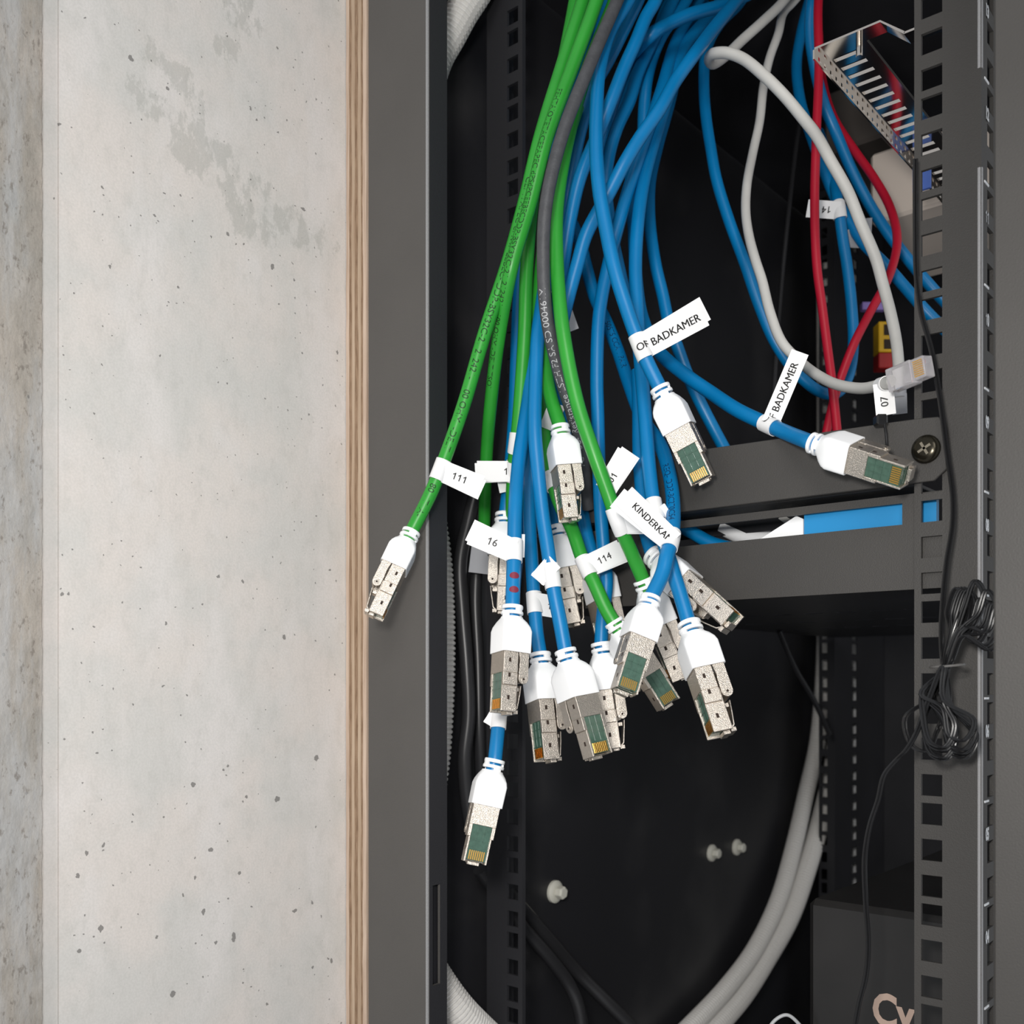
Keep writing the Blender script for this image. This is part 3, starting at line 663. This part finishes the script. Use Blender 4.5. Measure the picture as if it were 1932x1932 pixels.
# --- blues without a plug in view
cable('u2', 'blue cable crossing behind others from top centre to the left, second from the front',
      [(1290,-150,575),(1237,0,560),(1218,34),(1200,78,552),(1177,129),(1155,185,545),(1125,260),(1094,336,545),(1076,414),(1062,500,552),(1045,600,566),(1030,700,590)], name='blue_network_cable')
cable('u3', 'blue cable that hugs the scuffed green cable down its right side',
      [(1260,-150,590),(1204,0,575),(1180,50),(1150,110,572),(1118,170),(1098,235,566),(1081,310),(1069,375),(1060,450,566),(1050,540,580)], name='blue_network_cable')
cable('u4', 'long blue cable running diagonally in front from upper right to lower left',
      [(1440,-60,640),(1390,0,610),(1340,62,575),(1309,104,552),(1273,155),(1244,207,540),(1208,259),(1177,310,534),(1150,362),(1107,440,538),(1089,500),(1068,578,542),(1050,660,552),(1040,760,575)], name='blue_network_cable')
cable('u5', 'short visible blue cable leaning left between the crossing ones, dips behind at mid height',
      [(1330,-150,640),(1270,0,620),(1225,90,596),(1203,140,588),(1188,190),(1165,240,580),(1150,290),(1143,350,576),(1152,430),(1166,500,574),(1185,580),(1203,650,570),(1220,700,572)], name='blue_network_cable')
cable('u6', 'blue cable dropping nearly straight behind the diagonal one',
      [(1360,-150,660),(1295,0,630),(1250,65,612),(1233,104),(1220,155,600),(1215,207),(1213,270,598),(1207,360,596),(1201,440),(1199,520,590),(1205,620),(1211,700,585)], name='blue_network_cable')
cable('c3', 'blue cable ending behind the black support bar at mid right',
      [(1400,-150,720),(1330,0,690),(1285,110,660),(1262,200,640),(1240,280,632),(1226,350,620),(1226,420),(1237,500,605),(1250,555),(1262,610,600),(1280,660),(1297,707,598),(1321,759),(1345,806,600),(1385,880,604)], name='blue_network_cable')
cable('V', 'blue cable lying across the top of the bunch from right to left',
      [(1470,-40,650),(1400,-5,625),(1350,14),(1300,28,592),(1262,45),(1228,66,575),(1190,110,592),(1165,170,604),(1145,240,606),(1133,310),(1129,370,604)], name='blue_network_cable')
cable('x1', 'dark blue cable behind the top of the bunch',
      [(1350,-150,700),(1262,0,680),(1240,60,668),(1200,140,650),(1155,220,640),(1134,300),(1132,380,630)], name='blue_network_cable')
cable('R', 'blue cable looping far right of bunch and turning back up behind the red cables',
      [(1460,-120,700),(1400,0,680),(1362,40,665),(1340,75),(1330,110,640),(1328,160),(1332,220,630),(1341,280),(1352,340,620),(1376,418),(1405,496,610),(1432,575),(1462,645,610),(1502,702),(1545,738,614),(1578,742,620),(1600,712,628),(1610,650,636),(1607,580),(1598,500,636),(1590,450),(1582,390,634),(1570,330,650),(1545,250,670)], name='blue_network_cable', r=0.0034)
cable('W1', 'blue cable slanting across the red cables to the rail, lower one',
      [(1560,-120,700),(1527,0,680),(1512,60),(1503,120,676),(1510,190),(1530,255,660),(1553,318,650),(1577,375),(1602,418,640),(1630,460),(1668,497,630),(1704,538),(1745,585,620),(1800,640,620)], name='blue_network_cable', r=0.0034)
cable('W2', 'blue cable slanting across the red cables to the rail, upper one',
      [(1565,-120,650),(1532,0,632),(1528,60),(1536,120,640),(1554,194),(1577,250,650),(1608,323),(1639,383,650),(1670,432),(1709,484,645),(1760,545,640),(1810,600,640)], name='blue_network_cable', r=0.0034)
# --- reds
cable('r1', 'red cable hanging straight down in front of the blue ones at right',
      [(1560,-120,620),(1544,0,610),(1545,129),(1540,259,600),(1537,388),(1541,500,596),(1551,578),(1561,655,592),(1571,733),(1581,830,585)], M_red, r=0.0026, name='red_patch_cable')
cable('r2', 'red cable bowing out to the right near the rail and back to the support bar',
      [(1545,60,680),(1550,140,672),(1572,220,660),(1613,285),(1649,336,640),(1678,388),(1692,440,620),(1690,478),(1673,531,606),(1644,585),(1613,645,602),(1592,697),(1577,741,604),(1556,830,604)], M_red, r=0.0026, name='red_patch_cable')
# --- whites
cable('w1', 'thick off-white cable arching from centre top down to the clear plug',
      [(1560,-120,660),(1480,0,640),(1440,40),(1400,76,620),(1372,103),(1347,120,600),(1338,112,585),(1347,101,572),(1372,100,566),(1402,111),(1444,145,556),(1480,181),(1519,228,550),(1540,255),(1567,303,546),(1600,362),(1623,419,548),(1652,487),(1665,534,552),(1680,590),(1691,645,552),(1696,700),(1697,752,548)], M_white, r=0.0030, name='white_cable')
root, wpth = cable('w3', 'thin off-white cable hanging in an S down to the clear plug at right',
      [(1600,-120,685),(1500,0,665),(1478,25),(1468,65,645),(1452,110),(1441,160,640),(1433,230),(1420,290,620),(1409,350),(1407,400,600),(1413,445),(1425,490,580),(1438,530),(1453,590,565),(1476,647),(1508,681,550),(1541,707),(1577,725,510),(1623,733,488),(1655,728,470),(1684,719,450)], M_white, r=0.0027, name='white_cable')
# clear plug at its end
top = wpth[-1]; tp = at(1753, 690, 0.434); ax = (tp-top); z = -(ax.normalized()); c = (CAM-top).normalized(); c = (c-c.dot(z)*z).normalized(); rr = c.cross(-z)
ph = math.radians(15); Y = -(math.cos(ph)*c+math.sin(ph)*rr); X = Y.cross(z); sc = .001*ax.length/0.0215
M = Matrix(((X.x*sc, Y.x*sc, z.x*sc, top.x), (X.y*sc, Y.y*sc, z.y*sc, top.y), (X.z*sc, Y.z*sc, z.z*sc, top.z), (0, 0, 0, 1)))
m = MB(M); m.box(-5.8, 5.8, -4, 3.6, -14, 0.5); m.box(-5.2, 5.2, -4, 3.6, -21.5, -14); m.box(-3, 3, 3.6, 4.4, -21, -9)
m.loft([[(-3,4.2,-20),(3,4.2,-20),(3,5.0,-20),(-3,5.0,-20)],[(-3,7.4,-9),(3,7.4,-9),(3,8.2,-9),(-3,8.2,-9)],[(-1.6,8.6,-2),(1.6,8.6,-2),(1.6,9.3,-2),(-1.6,9.3,-2)]])
cp_ = m.build('clear_plug', M_clear, root, bevel=0.0003)
for i in range(8):
    m = MB(M); xx = -3.57+1.02*i; m.box(xx-.25, xx+.25, -4.2, -3.2, -20.8, -15.5); m.build('contact', M_gold, cp_)
# ------------------------------------------------------------------ flags
def F(key, *a, **k): root, path = LINKED[key]; return flag(root, path, *a, **k)
F('A', 827, 886, 908, 918, 11.0, '111', 5.0, 0.48, ply2=-6)
F('g3', 976, 840, 985, 840, 10.5, None, ply2=0)
F('g3', 969, 893, 900, 889, 11.0, '1', 5.0, 0.20, toff=0, ply2=5)
F('g3', 966, 905, 940, 915, 9, None, ply2=0, wrap=False)
F('B', 968, 1036, 889, 1006, 11.5, '16', 5.2, 0.50, ply2=-5, curl=0.05)
F('B', 968, 1034, 990, 1030, 11.5, None, ply2=0, wrap=False)
F('C', 938, 1352, 925, 1342, 12.5, None, ply2=8)
F('D', 1009, 1143, 1046, 1145, 11.5, '1', 4.6, 0.75, ply2=0)
F('E', 1041, 1085, 1020, 1066, 12.5, None, ply2=10)
F('G', 1108, 1072, 1172, 1038, 11.5, '114', 4.8, 0.50, ply2=-6, curl=0.06)
F('I', 1150, 922, 1186, 850, 11.0, '01', 4.6, 0.33, ply2=-6, wrap=False)
F('I', 1172, 982, 1235, 975, 13.5, None, ply2=-10)
F('H', 1268, 1022, 1176, 934, 11.0, 'KINDERKAM', 4.5, 0.42, ply2=8, dD=-0.010)
F('K', 1234, 960, 1252, 990, 11.5, None, ply2=8)
F('M', 1212, 656, 1327, 592, 12.5, 'OF BADKAMER', 5.3, 0.41, toff=-0.6, ply2=5)
F('N', 1449, 801, 1509, 666, 9.0, 'OF BADKAMER', 5.0, 0.40, ply2=0, wscale=.95)
F('L', 1044, 775, 1028, 822, 9.0, None, ply2=0, wrap=False, dD=0.02)
F('g3', 968, 930, 985, 960, 7.0, None, ply2=0, wrap=False)
F('G', 1040, 905, 1028, 925, 10, None, ply2=0)
F('u3', 1052, 560, 1078, 620, 8, None, ply2=0, wrap=False)
F('R', 1582, 398, 1522, 393, 10.0, '14', 5.4, 0.42, rot180=True, ply2=0)
F('R', 1596, 452, 1640, 448, 10.0, None, mt=M_film, ply2=-8, wrap=False)
F('W1', 1612, 430, 1650, 425, 9.0, None, mt=M_film, ply2=0, wrap=False)
F('w3', 1665, 727, 1672, 784, 8.5, '07', 4.6, 0.58, rot180=True, ply2=0, r=0.0027)
F('w1', 1697, 745, 1698, 782, 7.5, None, ply2=0, r=0.003, mt=M_film)
F('g2', 914, 990, 903, 1080, 12, None, mt=M_film, ply2=0, wrap=False)

# ------------------------------------------------------------------ conduits (ribbed)
def conduit(label, pts, r=0.0095, pitch=0.0028, cat='conduit'):
    cp = dpath(pts); path = spline(cp, 10); ss = arc_len(path); n = int(ss[-1]/(pitch/3)); P2 = []
    for i in range(n+1): P2.append(frame_at(path, ss[-1]*i/n, ss)[0])
    m = MB(); tube(m, P2, r, 16, rf=lambda i: r*(1.0 if i % 3 else 0.88)); o = m.build('flexible_conduit', M_cond if 'far rail' not in label else M_plas, None, smooth=False)  # far rail conduit takes a whiter plastic, its brightness put into the colour
    return tag(o, label, cat)
conduit('white ribbed conduit in the upper left corner beside the rear post', [(960,-140,600),(905,-30,598),(872,22),(848,66,596),(826,105),(800,180,594)], r=0.0098)
conduit('white ribbed conduit showing as a serrated strip behind the rear post', [(796,880,596),(815,985),(826,1070,596),(831,1200),(828,1340,596),(818,1460),(796,1570,596)], r=0.0088, pitch=0.0030)
conduit('white ribbed conduit curving out at lower left of the rack opening', [(790,1800,586),(820,1850),(860,1905,592),(920,1965,605),(980,2020,615)], r=0.0115, pitch=0.0022)
conduit('white ribbed conduit sweeping down left along the back panel, inner one',
        [(1556,500,990),(1556,800,990),(1556,1100,990),(1554,1260,988),(1542,1400,980),(1520,1500,968),(1497,1600,945),(1468,1700),(1425,1790,885),(1370,1865,850),(1290,1950,800),(1220,2020,760)], r=0.0078, pitch=0.0028)
conduit('white ribbed conduit sweeping down left along the back panel, outer one',
        [(1590,400,1030),(1590,700,1030),(1588,1000,1025),(1584,1300,1015),(1572,1440,1000),(1550,1540,975),(1522,1640,940),(1490,1730),(1445,1810,890),(1400,1880,860),(1330,1960,815),(1270,2030,780)], r=0.0088, pitch=0.0028)
conduit('white ribbed conduit standing behind the outer holes of the far rail', [(1616,300,1020),(1616,600,1020),(1616,1000,1020),(1615,1400,1020),(1613,1660,1020),(1610,1900,1020)], r=0.0095)
# ------------------------------------------------------------------ black cables
def bcable(label, pts, r=0.004, mt=None, name='black_cable'):
    path = spline(dpath(pts), 8); m = MB(); tube(m, path, r, 12); return tag(m.build(name, mt or M_bcab, None, smooth=True), label, 'cable')
bcable('thick black cable low in the rack, the lower of two slanting down right', [(905,1640,618),(940,1690,632),(985,1748,650),(1035,1805),(1075,1860,672),(1094,1910),(1099,1990,672)], 0.0043)
bcable('thick black cable low in the rack, the upper of two slanting down right', [(915,1625,630),(965,1690,652),(1030,1765),(1090,1835,694),(1150,1895),(1220,1965,700)], 0.0045)
bcable('black cable hanging in a narrow bend behind the rear post', [(905,900,610),(885,980),(868,1060,606),(872,1150),(880,1250,604),(884,1350),(876,1430,604),(880,1500),(895,1600,610)], 0.0042)
bcable('black cable hanging just right of the bend behind the rear post', [(925,950,625),(905,1030),(897,1120,622),(902,1250),(905,1400,622),(912,1520),(930,1620,640)], 0.0038)
bcable('thin black cable with a pale sheen right of the bunch', [(1512,200,760),(1500,290),(1488,400,740),(1476,520),(1466,640,730),(1456,800,720)], 0.0017)
bcable('thin dark cable crossing low behind the ribbed conduits', [(1470,1190,800),(1500,1260),(1535,1320,840),(1565,1385,870)], 0.0022)
# ------------------------------------------------------------------ support bar with screw, lower shelf
sb = empty('support_bar', (0.20, 0.0765, 0.09), 'black steel support bar screwed to the front rail, reaching back through the rack', 'bar')
m = MB()
prof = [(0.3020, 0.0886), (0.3072, 0.0930), (0.3072, 0.1105), (0.3040, 0.1162), (0.2960, 0.1168), (0.0700, 0.1215), (0.0700, 0.0886)]
m.loft([[(x_, y_, z_) for x_, z_ in prof] for y_ in (0.0742, 0.0758)]); m.build('web', M_blk, sb, bevel=0.0003)
m = MB(); m.box(0.0700, 0.2925, 0.0800, 0.1120, 0.0886, 0.0902); m.box(0.07, 0.2925, 0.0758, 0.0800, 0.0886, 0.0902); m.build('lip', M_blk, sb, bevel=0.0003)
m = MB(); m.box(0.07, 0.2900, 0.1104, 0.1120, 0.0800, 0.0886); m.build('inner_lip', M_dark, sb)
# cross-head screw
sc_ = empty('pan_head_screw', at(1748, 848, 0.4455), 'large black cross-head screw holding the support bar to the rail', 'screw')
p0 = CAM+(at(1748, 848, 1)-CAM)*((0.0742-CAM.y)/(at(1748, 848, 1)-CAM).y); sc_.location = p0
m = MB(); n = 28
def rg(r_, yy): return [(p0.x+r_*math.cos(2*math.pi*i/n), p0.y-yy, p0.z+r_*math.sin(2*math.pi*i/n)) for i in range(n)]
m.loft([rg(.0062, 0.00), rg(.0063, .0010), rg(.0058, .0020), rg(.0046, .0028), rg(.0030, .0032), rg(.0012, .0033)]); hd = m.build('head', M_brassd, sc_, smooth=True)
m = MB()
for a in (0.5, 0.5+math.pi/2):
    ca, sa = math.cos(a), math.sin(a); q = []
    for (l_, w_) in ((.0030, .00055), (.0030, -.00055), (-.0030, -.00055), (-.0030, .00055)):
        q.append((l_*ca-w_*sa, l_*sa+w_*ca))
    m.loft([[(p0.x+x_, p0.y-.0029, p0.z+z_) for x_, z_ in q], [(p0.x+x_, p0.y-.00345, p0.z+z_) for x_, z_ in q]])
m.build('cross_recess', mat('pale_recess_metal', (0.35, 0.31, 0.24), .35, metal=1.0), hd)  # cross in a paler metal than the head
# lower shelf
sh = empty('rack_shelf', (0.20, 0.0795, 0.042), 'black steel shelf below the support bar with a long open slot in its side', 'shelf')
m = MB(); us = [0.0700, 0.158, 0.170, 0.2865, 0.2945, 0.3045, 0.3170]; zs = [0.0422, 0.0716, 0.0745, 0.0812, 0.0850]
grid_plate(m, 'Y', 0.0796, 0.0015, us, zs, lambda i, j: not ((i in (2, 4) and j in (1, 2)) or (i == 1 and j == 2)))
m.build('side_wall', M_blk, sh)
m = MB(); us = [0.072]+[0.085+0.02*k+(0.012 if j_ else 0) for k in range(10) for j_ in (0, 1)]+[0.312]; ys = [0.0812, 0.20, 0.206, 0.28, 0.286, 0.36, 0.366, 0.52]
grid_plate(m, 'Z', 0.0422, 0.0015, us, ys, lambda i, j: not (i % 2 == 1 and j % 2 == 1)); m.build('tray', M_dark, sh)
# things that show in the slot: blue tape roll edge, white strips
m = MB(); m.loft([[(0.238, 0.084, z_), (0.300, 0.084, z_), (0.300, 0.0875, z_), (0.238, 0.0875, z_)] for z_ in (0.0446, 0.0835)]); tag(m.build('blue_strip', M_btape, None), 'flat blue strip showing through the shelf slot', 'strip')
m = MB(); m.loft([[(0.190, 0.0845+q, 0.0600), (0.2375, 0.0840+q, 0.0640), (0.2375, 0.0840+q, 0.0798), (0.234, 0.0840+q, 0.0816)] for q in (0, 0.0025)]); tag(m.build('white_wedge', M_plas, None), 'white wedge beside the blue strip in the shelf slot', 'strip')
path = spline([(0.160, 0.094, 0.0870), (0.170, 0.094, 0.081), (0.182, 0.096, 0.074), (0.200, 0.10, 0.069), (0.23, 0.11, 0.066)]); m = MB(); tube(m, path, 0.0036, 12)
tag(m.build('blue_cable_end', M_blue, None, smooth=True), 'blue cable end curling inside the shelf slot', 'cable')
path = spline([(0.178, 0.114, 0.0850), (0.190, 0.114, 0.079), (0.205, 0.116, 0.076)]); m = MB(); tube(m, path, 0.0045, 12); tag(m.build('white_plug_boot', M_plas, None, smooth=True), 'small white plug boot inside the shelf slot', 'plug')
path = spline([(0.213, 0.114, 0.087), (0.222, 0.114, 0.081), (0.236, 0.116, 0.078)]); m = MB(); tube(m, path, 0.0040, 12); tag(m.build('white_cable_end', M_white, None, smooth=True), 'stub of white cable next to the boot in the slot', 'cable')
# ------------------------------------------------------------------ bright slotted bracket upper right
br = empty('slotted_metal_bracket', (0.241, 0.089, 0.305), 'shiny plated steel bracket with a row of slots, upper right inside the rack', 'bracket')
m = MB(); x0, x1 = 0.2410, 0.2630; ys = [0.0985]; y = 0.1020
nsl = 22
for k in range(nsl): ys += [y, y+0.0036]; y += 0.0092
ys += [0.0985+0.0092*nsl+0.006]
m.M = None; grid_plate(m, 'Z', 0.3080, 0.0018, [x0, x0+0.0038, x0+0.0165, x1], ys, lambda i, j: not (i == 1 and j % 2 == 1))
m.box(x0, 0.2730, 0.0890, 0.0985, 0.3080, 0.3090)
m.loft([[(0.2730, y_, 0.3080), (0.2730, y_, 0.3090), (0.2845, y_, 0.2990), (0.2840, y_, 0.2980)] for y_ in (0.0890, 0.0985)])
m.box(0.2840, 0.3080, 0.0890, 0.0985, 0.2980, 0.2990)
m.build('slotted_plate', M_steel, br)
m = MB(); zs = [0.3035, 0.3048, 0.3066, 0.3080]; ys2 = [0.0890]; y = 0.0935
for k in range(28): ys2 += [y, y+0.0036]; y += 0.0070
ys2 += [0.30]
grid_plate(m, 'X', x0-0.0008, 0.0008, ys2, zs, lambda i, j: not (i % 2 == 1 and j == 1)); m.build('perforated_lip', M_steel, br)
m = MB(); m.cyl((0.2605, 0.0960, 0.3000), (0, 0, 1), 0.0016, 0.0080, 14); m.build('threaded_stud', M_steel, br)
# taupe device and small coloured clips behind
m = MB(); m.box(0.186, 0.2850, 0.305, 0.425, 0.313, 0.361); tag(m.build('taupe_device', M_beige, None, bevel=0.002), 'taupe box seen below the slotted bracket beside the rail', 'device')
m = MB(); q0 = at(1722, 318, .60); m.box(q0.x, q0.x+.010, q0.y, q0.y+.002, q0.z-.014, q0.z); tag(m.build('blue_sticker_plate', mat('royal_blue', (0.07, 0.14, 0.45), .5), None), 'small royal blue plate beside the rail under the taupe box', 'plate')
ys_ = empty('terminal_block', at(1668, 650, .75), 'small yellow and red terminal block behind the red cable', 'terminal block')
def pxbox(mb, xa, ya, xb, yb, D, dep):
    a = at(xa, ya, D); b = at(xb, yb, D); z1, z0 = a.z, b.z
    d = FWD*dep; vs = []
    for zz in (z0, z1):
        for p in (a, b, b+d, a+d): vs.append((p.x, p.y, zz))
    mb.add(vs, [(0,1,2,3),(4,7,6,5),(0,4,5,1),(1,5,6,2),(2,6,7,3),(3,7,4,0)])
m = MB(); pxbox(m, 1658, 606, 1690, 664, .75, .012); yb = m.build('yellow_housing', M_yel, ys_, bevel=0.0006)
m = MB(); pxbox(m, 1668, 612, 1686, 632, .7496, .002); pxbox(m, 1668, 640, 1686, 658, .7496, .002); m.build('port', M_hole, yb)
m = MB(); pxbox(m, 1658, 665, 1690, 694, .75, .012); m.build('red_housing', M_redp, ys_, bevel=0.0006)
m = MB(); pxbox(m, 1627, 569, 1672, 584, .76, .006); tag(m.build('lilac_clip', M_lil, None, bevel=0.0005), 'lilac plastic clip crossing behind the red cable', 'clip')
# dark blurred brown panel top right
m = MB(); m.box(0.13, 0.175, 0.36, 0.44, 0.40, 0.447); tag(m.build('brown_device', mat('brown_device_paint', (0.10, 0.085, 0.075), .6), None, bevel=.002), 'dim brown box at the very top behind the bracket', 'device')
# ------------------------------------------------------------------ black box with logo, lower right
ub = empty('power_unit', (0.228, 0.115, ZL+0.003), 'large black box standing low in rack behind the rail, cropped logo on its side', 'power unit')
m = MB(); m.box(0.2260, 0.3160, 0.1150, 0.4600, ZL+0.003, -0.1105); bx = m.build('housing', mat('satin_black_plastic', (0.018, 0.017, 0.0165), .30, bump=.1, bscale=400, var=.15, vscale=30), ub, bevel=0.003)
vs, fs = text_mesh('Cy', 0.022, 0.03); q0 = CAM+(at(1684, 1912, 1)-CAM)*((0.1149-CAM.y)/(at(1684, 1912, 1)-CAM).y)
m = MB(); m.add([(q0.x+v.x*.8, 0.1148, q0.z+v.y) for v in vs], fs); m.build('logo', M_logo, bx)
# ------------------------------------------------------------------ cable tie
zt_ = empty('cable_tie', at(1665, 790, .452), 'black cable tie with square head standing above the blue plug at right', 'cable tie')
m = MB(); pxbox(m, 1655, 780, 1676, 800, .453, .006); m.build('head', M_wire, zt_, bevel=.0008)
m = MB(); path = spline(dpath([(1668,798,454),(1671,815,455),(1673,838,456),(1674,850,457)])); tube(m, path, .0006, 8); m.build('tail', M_wire, zt_, smooth=True)
# ------------------------------------------------------------------ black flex hank at right
hk = empty('black_flex_lead', at(1785, 1255, .44), 'thin black twin flex running down the rail, coiled in a tied hank', 'cable')
pts = [(1727,300,446),(1727,430,446),(1729,520,445),(1738,590),(1757,660,441),(1773,750),(1786,850,436),(1797,930),(1797,990,434),(1786,1060),(1779,1130,434),(1776,1200),(1780,1255,434)]
RR = random.Random(3)
for k in range(11):
    tx = 1808+k*7+RR.uniform(-6, 6); ty = 1086+RR.uniform(-8, 22)+abs(k-5)*3; D = 430-k*1.1
    if k > 5: ty += 26
    bx_ = 1716+((k*37) % 75); by_ = 1432-abs(k-3)*5+RR.uniform(-8, 6)
    pts += [(1782+k*1.0,1252,D+3),(1796+k*3-4,1185,D+1),(tx-18,ty+45,D),(tx,ty,D-1),(tx+16,ty+20,D-2),(tx+8-k*2,ty+80,D-2),(1803+k*1.5,1200,D),(1790,1256,D+3),
            (1768-k*3,1310,D+1),((bx_-8),by_-60,D),(bx_+6,by_-6,D-2),(bx_+34,by_+2,D-3),(bx_+52,by_-36,D-3),(1790-k,1320,D-1)]
pts += [(1780,1256,418),(1752,1320,420),(1728,1385,424),(1708,1416,428),(1690,1434,432),(1668,1462),(1656,1510,440),(1640,1560),(1631,1620,446),(1633,1700),(1638,1780,450),(1634,1840),(1620,1900,455),(1605,1990,460)]
path = spline(dpath(pts), 6); off = RGT*0.0006
m = MB(); tube(m, [p+off for p in path], 0.00060, 7); tube(m, [p-off for p in path], 0.00060, 7); m.build('flex', M_wire, hk, smooth=True)
m = MB(); q = []
c0 = at(1787, 1256, .4245)
for i in range(25):
    a = 2*math.pi*i/24; q.append(c0+RGT*(0.0062*math.cos(a))+FWD*(0.0085*math.sin(a))+UP*(0.0006*math.cos(a)))
tube(m, q, 0.0005, 8); m.build('tie_wrap', mat('grey_tie', (0.14, 0.135, 0.13), .4), hk, smooth=True)
# thin pale wire at the very bottom
m = MB(); tube(m, spline(dpath([(1440,1960,520),(1462,1925),(1485,1915,520),(1510,1935),(1540,1980,520)])), .0009, 8); tag(m.build('thin_wire', M_inkw, None, smooth=True), 'thin pale wire arching at the bottom edge', 'wire')
